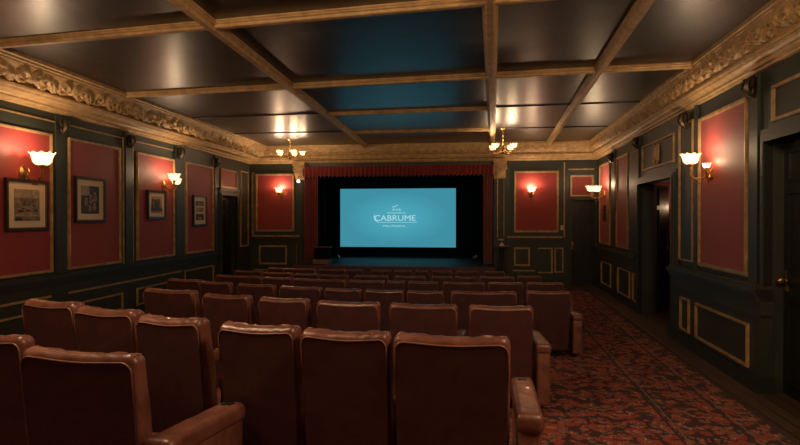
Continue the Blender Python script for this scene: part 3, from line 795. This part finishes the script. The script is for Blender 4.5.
def sconce(fr, u, k, arms, s, label, power=27):
    """brass plate with curled arms; local x along the wall, local y out of the wall"""
    n = fr.n; rz = math.atan2(n.y, n.x) - PI / 2
    r = empty('wall_sconce', Vector(fr(u, .014, E + k)), rz); tag(r, label, 'wall lamp')
    b = MB(); b.lathe([(.001, 0), (.062, 0), (.062, .012), (.045, .022), (.02, .03), (.02, .05), (.001, .055)], n=20, axis='y'); 
    for i in range(len(b.v)): b.v[i] = (b.v[i][0] * s, b.v[i][1] * s, b.v[i][2] * 1.5 * s)
    b.build('backplate', M['brass'], r, smooth=True)
    for (ax, out, up, sc_) in arms:
        b = MB(); ax *= s; out *= s; up *= s
        b.tube([(0, .03 * s, 0), (ax * .3, out * .4, -.06 * s), (ax * .7, out * .8, -.07 * s), (ax, out, -.03 * s), (ax, out, up)], [.012 * s, .011 * s, .011 * s, .012 * s, .016 * s], 8)
        b.tube([(ax * .35, out * .45, -.06 * s), (ax * .45, out * .5, -.12 * s), (ax * .75, out * .72, -.13 * s), (ax * .8, out * .78, -.09 * s), (ax * .65, out * .65, -.075 * s)], [.009 * s, .01 * s, .009 * s, .007 * s, .004 * s], 6)
        b.tube([(0, .04 * s, .02 * s), (ax * .2, out * .3, .05 * s), (ax * .4, out * .35, .02 * s)], [.009 * s, .008 * s, .004 * s], 6)
        b.build('arm', M['brass'], r, smooth=True)
        lampshade(r, (ax, out, up + .03 * s), sc_ * s); glow(r, (ax, out, up + .03 * s + .15 * sc_ * s), power * sc_ * (.62 if len(arms) > 1 else 1))
    return r
# (arm offset along wall, outwards, height, shade scale)
sconce(FL, FL.U(22), .58, [(.04, .27, .06, .98)], 1.15, 'brass sconce with flaring fluted glass shade above the landscape print')
sconce(FL, FL.U(163), .62, [(-.14, .15, .0, .70), (.12, .25, .05, .80)], 1.15, 'double brass sconce above the street scene print on the left wall')
sconce(FB, UB(281), .66, [(0, .13, .0, .75)], 1.1, 'small glowing sconce on the red panel left of the screen')
sconce(FB, UB(531), .63, [(0, .13, .0, .75)], 1.1, 'small glowing sconce on the red panel right of the screen')
sconce(FR, FR.U(606), .55, [(-.12, .2, .02, .8), (.14, .26, .04, .8)], 1.15, 'double brass sconce on the narrow red strip in the far right corner')
sconce(FR, FR.U(713), .55, [(.0, .26, .09, .92), (-.09, .10, .03, .42)], .95, 'brass sconce with fluted glass shade on the large right red panel')
FLB = Frame(Vector(FR(LBU0, 0, 0)), -FR.n, FR.u)
sconce(FLB, 1.10, .05, [(0, .13, .0, .75)], 1.0, 'small lobby sconce beyond the open doorway leaf', power=14)
# unseen sconces added behind the viewer for ambient light
sconce(FL, LL - 4.6, .6, [(0, .28, .05, 1.1)], 1.2, 'added unseen brass sconce for ambient light, left wall behind the viewer')
sconce(FR, LR - 3.2, .6, [(0, .28, .05, 1.1)], 1.1, 'added unseen brass sconce for ambient light, right wall behind the viewer')

def chandelier(x, y, zb, R, arms, label, phase=.3, bs=1.0, ztop=ZC, glb=M['bulb_dim'], power=11, down=False):
    r = empty('chandelier', (x, y, zb)); tag(r, label, 'chandelier')
    h = ztop - zb
    b = MB(); b.lathe([(.001, h), (.06, h), (.06, h - .015), (.02, h - .05), (.001, h - .05)], n=14); b.tube([(0, 0, h - .04), (0, 0, .05)], .010, 6)
    k = h - .08
    while k > .14: b.ball((0, 0, k), .016, 4); k -= .09
    b.build('ceiling_rod', M['brass'], r, smooth=True)
    b = MB(); b.lathe([(.001, -.08), (.02, -.07), (.035, -.04), (.02, -.01), (.045, .03), (.05, .06), (.02, .10), (.001, .12)], n=14); b.build('hub', M['brass'], r, smooth=True)
    for i in range(arms):
        a = phase + 2 * PI * i / arms; c, s_ = math.cos(a), math.sin(a)
        b = MB(); b.tube([(.03 * c, .03 * s_, .03), (R * .4 * c, R * .4 * s_, -.05), (R * .8 * c, R * .8 * s_, -.05), (R * c, R * s_, .0)], [.008, .008, .008, .010], 6)
        b.build('arm', M['brass'], r, smooth=True)
        a_ = link('lamp_shade', SH, r); a_.location = (R * c, R * s_, .03); a_.scale = (bs, bs, bs)
        if down: a_.rotation_euler = (PI, 0, 0); a_.location.z = -.02
        q = MB(); q.ball((0, 0, .055), .03, 6); q.build('bulb', glb, a_, smooth='all'); glow(r, (R * c, R * s_, -.02 - .19 * bs if down else .03 + .12 * bs), power, .08)
    return r
p = at_Y(290, 155, 13.2); chandelier(p.x, 13.2, p.z - .03, .30, 5, 'small brass chandelier of glass cups hanging left of the screen', .3, .62)
p = at_Y(503, 149, 12.2); chandelier(p.x, 12.2, p.z - .03, .27, 4, 'small brass chandelier of glass cups hanging right of the screen', .9, .62)
chandelier(-2.4, 2.3, E + 1.60, .42, 6, 'added unseen brass chandelier for fill light above the rear rows', .2, .9, glb=M['bulb'], power=30, down=True)  # added out of view to light the seats from above
chandelier(1.5, 2.2, E + 1.60, .42, 6, 'added unseen brass chandelier for fill light above the rear aisle', .2, .9, glb=M['bulb'], power=30, down=True)  # second unseen downlight, added to brighten the aisle side
# bracket lamp under the left console
r = empty('bracket_lamp', (UB(302), D - .31, E + 1.0)); tag(r, 'small lit lamp hanging under the gilt console left of the curtain', 'lamp')
b = MB(); b.tube([(0, .28, .06), (0, .1, .12), (0, 0, .10), (0, 0, .04)], .010, 6); b.lathe([(.001, .05), (.03, .045), (.035, .02), (.001, .02)], n=12); b.build('bracket', M['brass'], r, smooth=True)
b = MB(); b.ball((0, 0, -.02), .04, 6); b.build('bulb', M['bulb_dim'], r, smooth='all')

# ------------------------------------------------------------------ cinema chairs
HU, WU = 1.08, .62           # proto height / width.  local: +y = towards the stage, rear top edge of back at y=0
def rbox(x0, x1, y0, y1, z0, z1, r, cuts=(1, 1, 1), seg=4):
    bm = bmesh.new(); bmesh.ops.create_cube(bm, size=1)
    for v in bm.verts: v.co = Vector(((x0 + x1) / 2 + v.co.x * (x1 - x0), (y0 + y1) / 2 + v.co.y * (y1 - y0), (z0 + z1) / 2 + v.co.z * (z1 - z0)))
    bmesh.ops.bevel(bm, geom=bm.edges[:], offset=r, segments=seg, profile=.5, affect='EDGES', clamp_overlap=True)
    for ax, n, (a, c) in ((0, cuts[0], (x0 + r, x1 - r)), (1, cuts[1], (y0 + r, y1 - r)), (2, cuts[2], (z0 + r, z1 - r))):
        for i in range(1, n):
            co = Vector((0, 0, 0)); no = Vector((0, 0, 0)); co[ax] = a + (c - a) * i / n; no[ax] = 1
            bmesh.ops.bisect_plane(bm, geom=bm.verts[:] + bm.edges[:] + bm.faces[:], plane_co=co, plane_no=no)
    return bm
def done(bm, name, mt, fn=None):
    if fn:
        for v in bm.verts: v.co = fn(v.co)
    bmesh.ops.recalc_face_normals(bm, faces=bm.faces)
    me = bpy.data.meshes.new(name); bm.to_mesh(me); bm.free(); me.materials.append(mt); me.shade_smooth(); return me
def recl(co):                 # recline: the foot of the back stands further forward
    return Vector((co.x, co.y + (HU - co.z) * .12, co.z))
def saddle(x): return -.014 * math.cos(min(1, abs(x) / (WU / 2)) * PI / 2) ** 2
def back_fn(c):
    t = max(0, (c.z - .80) / .28)
    top = t * t
    n = noise.noise(Vector((c.x * 17, c.z * 7, c.y * 9))) * .007 + noise.noise(Vector((c.x * 45, c.y * 16, c.z * 12))) * .0032
    pleat = .0028 * math.sin(c.x * 78 + 2.2 * math.sin(c.x * 9 + c.y * 12)) * top
    v = Vector((c.x * (1 - .04 * (1 - min(1, c.z / HU)) ), c.y, c.z + (saddle(c.x) + n * .8 + pleat) * top))
    if c.y > .08: v.y += .02 * math.sin((c.z - .35) * 5) + n
    return recl(v)
ME = {}
def make_chair_meshes():
    h = WU / 2
    ME['backrest'] = done(rbox(-h + .004, h - .004, 0.004, .135, .22, HU - .002, .045, (18, 5, 14), 6), 'backrest', M['leather'], back_fn)
    # rear shell: outlined slab with rounded upper corners, dark
    b = MB(); out = []; zt = HU - .034; w = h - .016; rr = .05; zb = .14
    for i in range(9): a = PI - PI / 2 * i / 8; out.append((-w + rr + rr * math.cos(a), zt - rr + rr * math.sin(a)))
    for i in range(1, 8): out.append((-w + rr + (2 * w - 2 * rr) * i / 8, zt))
    for i in range(9): a = PI / 2 - PI / 2 * i / 8; out.append((w - rr + rr * math.cos(a), zt - rr + rr * math.sin(a)))
    out = [(-w + .012, zb)] + out + [(w - .012, zb)]
    fo = [recl(Vector((x, -.002, z + saddle(x) * (z / HU)))) for x, z in out]; n = len(fo)
    fi = [recl(Vector((x, .055, z + saddle(x) * (z / HU)))) for x, z in out]
    b.add(fo + fi, [tuple(range(n))[::-1], tuple(range(n, 2 * n))] + [(i, (i + 1) % n, n + (i + 1) % n, n + i) for i in range(n)])
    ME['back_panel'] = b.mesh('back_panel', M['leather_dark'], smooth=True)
    b = MB(); 
    b.tube([recl(Vector((-w + .002, -.003, HU - .22)))] + [v + Vector((0, -.001, 0)) for v in fo[1:-1]] + [recl(Vector((w - .002, -.003, HU - .22)))], [.002] + [.0042] * (n - 2) + [.002], 6)
    fo2 = [recl(Vector((x * 1.012, .018, z + .019 + saddle(x) * (z / HU)))) for x, z in out[5:-5]]
    ME['piping'] = b.mesh('piping', M['piping'], smooth='all')
    def cush(c):
        n = noise.noise(Vector((c.x * 8, c.y * 8, c.z * 8))) * .008
        dome = .03 * max(0, 1 - (c.x / .26) ** 2) if c.z > .38 else 0
        return Vector((c.x * (1 - .16 * c.y), c.y, c.z + dome + n + .02 * (c.y - .4)))
    ME['seat_cushion'] = done(rbox(-h + .055, h - .055, .20, .82, .29, .44, .045, (10, 12, 2), 4), 'seat_cushion', M['leather'], cush)
    b = MB(); b.box(-h + .07, h - .07, .20, .76, .20, .30); ME['seat_pan'] = b.mesh('seat_pan', M['leather_dark'], bevel=.01)
    b = MB(); b.box(-.06, .06, .25, .60, .016, .20); b.box(-.20, .20, .24, .66, 0.0145, .035); ME['pedestal'] = b.mesh('pedestal', M['seat_metal'], bevel=.006)
    def armf(c): return Vector((c.x, c.y, c.z - .05 * max(0, (c.y - .1)) + noise.noise(Vector((c.x * 20, c.y * 9, 0))) * .004))
    for nm, x0, x1, y0 in (('mid', h - .045, h + .045, .22), ('end', h + .02, h + .165, .03), ('left', -h - .11, -h - .006, .03)):
        ME['arm_' + nm] = done(rbox(x0, x1, y0, .86, .61, .71, .035, (3, 14, 1), 5), 'armrest', M['leather'], armf)
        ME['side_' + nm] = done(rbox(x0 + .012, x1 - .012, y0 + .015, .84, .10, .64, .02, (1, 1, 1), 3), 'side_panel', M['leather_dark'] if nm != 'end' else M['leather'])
        cx = (x0 + x1) / 2
        b = MB(); b.box(cx - .030, cx + .030, .735, .800, .6735, .6825); ME['cup_' + nm] = b.mesh('cup_slot', M['seat_metal'], bevel=.004)
        b = MB()
        pts = [(cx - .030, .735, .683), (cx + .030, .735, .683), (cx + .030, .80, .681), (cx - .030, .80, .681), (cx - .030, .735, .683)]
        b.tube(pts, .0035, 5); ME['rim_' + nm] = b.mesh('rim', M['metal'], smooth='all')
make_chair_meshes()
def chair(loc, rz, sx, sy, sz, arms, label, group):
    r = empty('cinema_chair', loc, rz); r.scale = (sx, sy, sz); tag(r, label, 'chair', group)
    link('backrest', ME['backrest'], r); bp_ = link('back_panel', ME['back_panel'], r); bp_['label'] = 'dark maroon leather rear panel'
    link('piping', ME['piping'], bp_)
    link('seat_cushion', ME['seat_cushion'], r); link('seat_pan', ME['seat_pan'], r); link('pedestal', ME['pedestal'], r)
    for a in arms:
        ar = link('armrest', ME['arm_' + a], r); cu = link('cup_slot', ME['cup_' + a], ar); link('side_panel', ME['side_' + a], r)
        cu['label'] = 'dark metal cup slot'
    return r

# each seat: (left px, right px, top px left, top px right) of the rear edge of its back
ROWS = [
 ('nearest row', 1.08, .80, [(-56, 14, 333, 341), (24, 127, 349, 361)]),
 ('second row from the viewer', 1.10, 1.0, [(28, 63, 300, 306), (82, 125, 307, 314), (137, 194, 317, 323), (218, 293, 324.5, 330), (298, 388, 332, 336.5), (391, 512, 337, 341)]),
 ('third row from the viewer', .94, .92, [(144, 191, 288.5, 292), (201, 247, 294.5, 297), (257.5, 307, 298, 300), (314.5, 379, 302, 304), (388, 458, 304.5, 306), (468.5, 535, 306.5, 308)]),
 ('fourth row from the viewer', .82, .85, [(169, 195, 278.5, 281), (199.5, 229, 281.5, 283), (236, 275, 284, 285), (280, 320, 286, 288), (324, 360, 288.5, 290), (363, 404, 290.5, 291), (406, 444, 291.5, 292), (450, 518, 292, 292.5), (526.5, 572, 291.5, 292)]),
 ('fourth row from the stage side wall steps', .78, .8, [(218, 259, 274.5, 277), (263.5, 290, 277, 278.5), (293, 345, 278.5, 280.5), (348.5, 383.5, 280, 281.5), (386.5, 405, 281, 281.5), (407.5, 438, 281.5, 282), (442, 485.5, 282, 282.5), (488, 524, 282.5, 283), (527, 564.5, 283, 283)]),
 ('second row from the stage', .75, .75, [(236, 260, 270, 271.5), (264.5, 290, 272, 273.5), (294, 317, 273.5, 274.5), (319.5, 347.5, 274.5, 275.5), (354.5, 388, 275, 276), (394, 426, 276, 276.5), (432, 452.5, 276, 276.5), (454.5, 478, 276.5, 277), (479.5, 515, 277, 277.5), (518, 542, 276, 276)]),
 ('front row by the stage', .73, .72, [(268, 283, 267.5, 268), (284, 313, 268.2, 269.5), (318, 344.5, 269, 269.8), (346, 362, 269.5, 270), (370, 391.5, 270, 270.4), (393.5, 412, 270.4, 270.8), (415, 428, 270.8, 271), (432, 452, 270.8, 271.2), (456, 478, 271, 271.4), (484.5, 505, 271.4, 271.8)]),
]
ROWNAME = ['nearest row, cut by the photo bottom', 'second nearest row', 'third nearest row', 'middle row, fourth from the viewer', 'third row from the stage', 'second row from the stage', 'front row before the stage']
ORD = ['first', 'second', 'third', 'fourth', 'fifth', 'sixth', 'seventh', 'eighth', 'ninth', 'tenth']
for ri, (_, H, sy, seats) in enumerate(ROWS):
    n = len(seats)
    P = [(at_z(a, ya + .5, H), at_z(c, yc + .5, H)) for a, c, ya, yc in seats]
    # the row's plan curve: a parabola through the seat backs
    mids = [(A + B) / 2 for A, B in P]
    if n > 2: c2, c1, c0 = np.polyfit([q.x for q in mids], [q.y for q in mids], 2)
    for i, (A, B) in enumerate(P):
        mid = mids[i]; w = (B - A).length
        if n > 2: mid = Vector((mid.x, .5 * mid.y + .5 * (c2 * mid.x ** 2 + c1 * mid.x + c0), 0)); sl = 2 * c2 * mid.x + c1
        else: sl = math.tan(math.radians(-12))
        rz = .5 * max(-.42, min(.12, math.atan(sl)))
        if i < n - 1: w = min(w, (mids[i + 1] - mids[i]).length * 1.3)
        sx = w / WU; sz = H / HU
        arms = ['mid']
        if i == n - 1: arms = ['end']
        if i == 0: arms = arms + ['left']
        if i == n - 1: lab = 'aisle-end chair of the ' + ROWNAME[ri]
        elif i == 0: lab = 'leftmost chair of the ' + ROWNAME[ri]
        else: lab = ORD[i] + ' chair from the left in the ' + ROWNAME[ri]
        lab = ('wide ' if sx > 1.12 else 'narrow ' if sx < .7 else '') + ('creased brown leather ' if ri < 3 else 'brown leather ') + lab
        chair(Vector((mid.x, mid.y, .0145)), rz, sx, sy, sz, arms, lab, 'cinema chairs in the ' + ROWNAME[ri])

# ------------------------------------------------------------------ world & view
w = bpy.data.worlds.new('world'); S.world = w; w.use_nodes = True
w.node_tree.nodes['Background'].inputs['Color'].default_value = (.9, .6, .4, 1); w.node_tree.nodes['Background'].inputs['Strength'].default_value = .02
S.view_settings.view_transform = 'Standard'; S.view_settings.look = 'None'; S.view_settings.exposure = 0; S.view_settings.gamma = 1
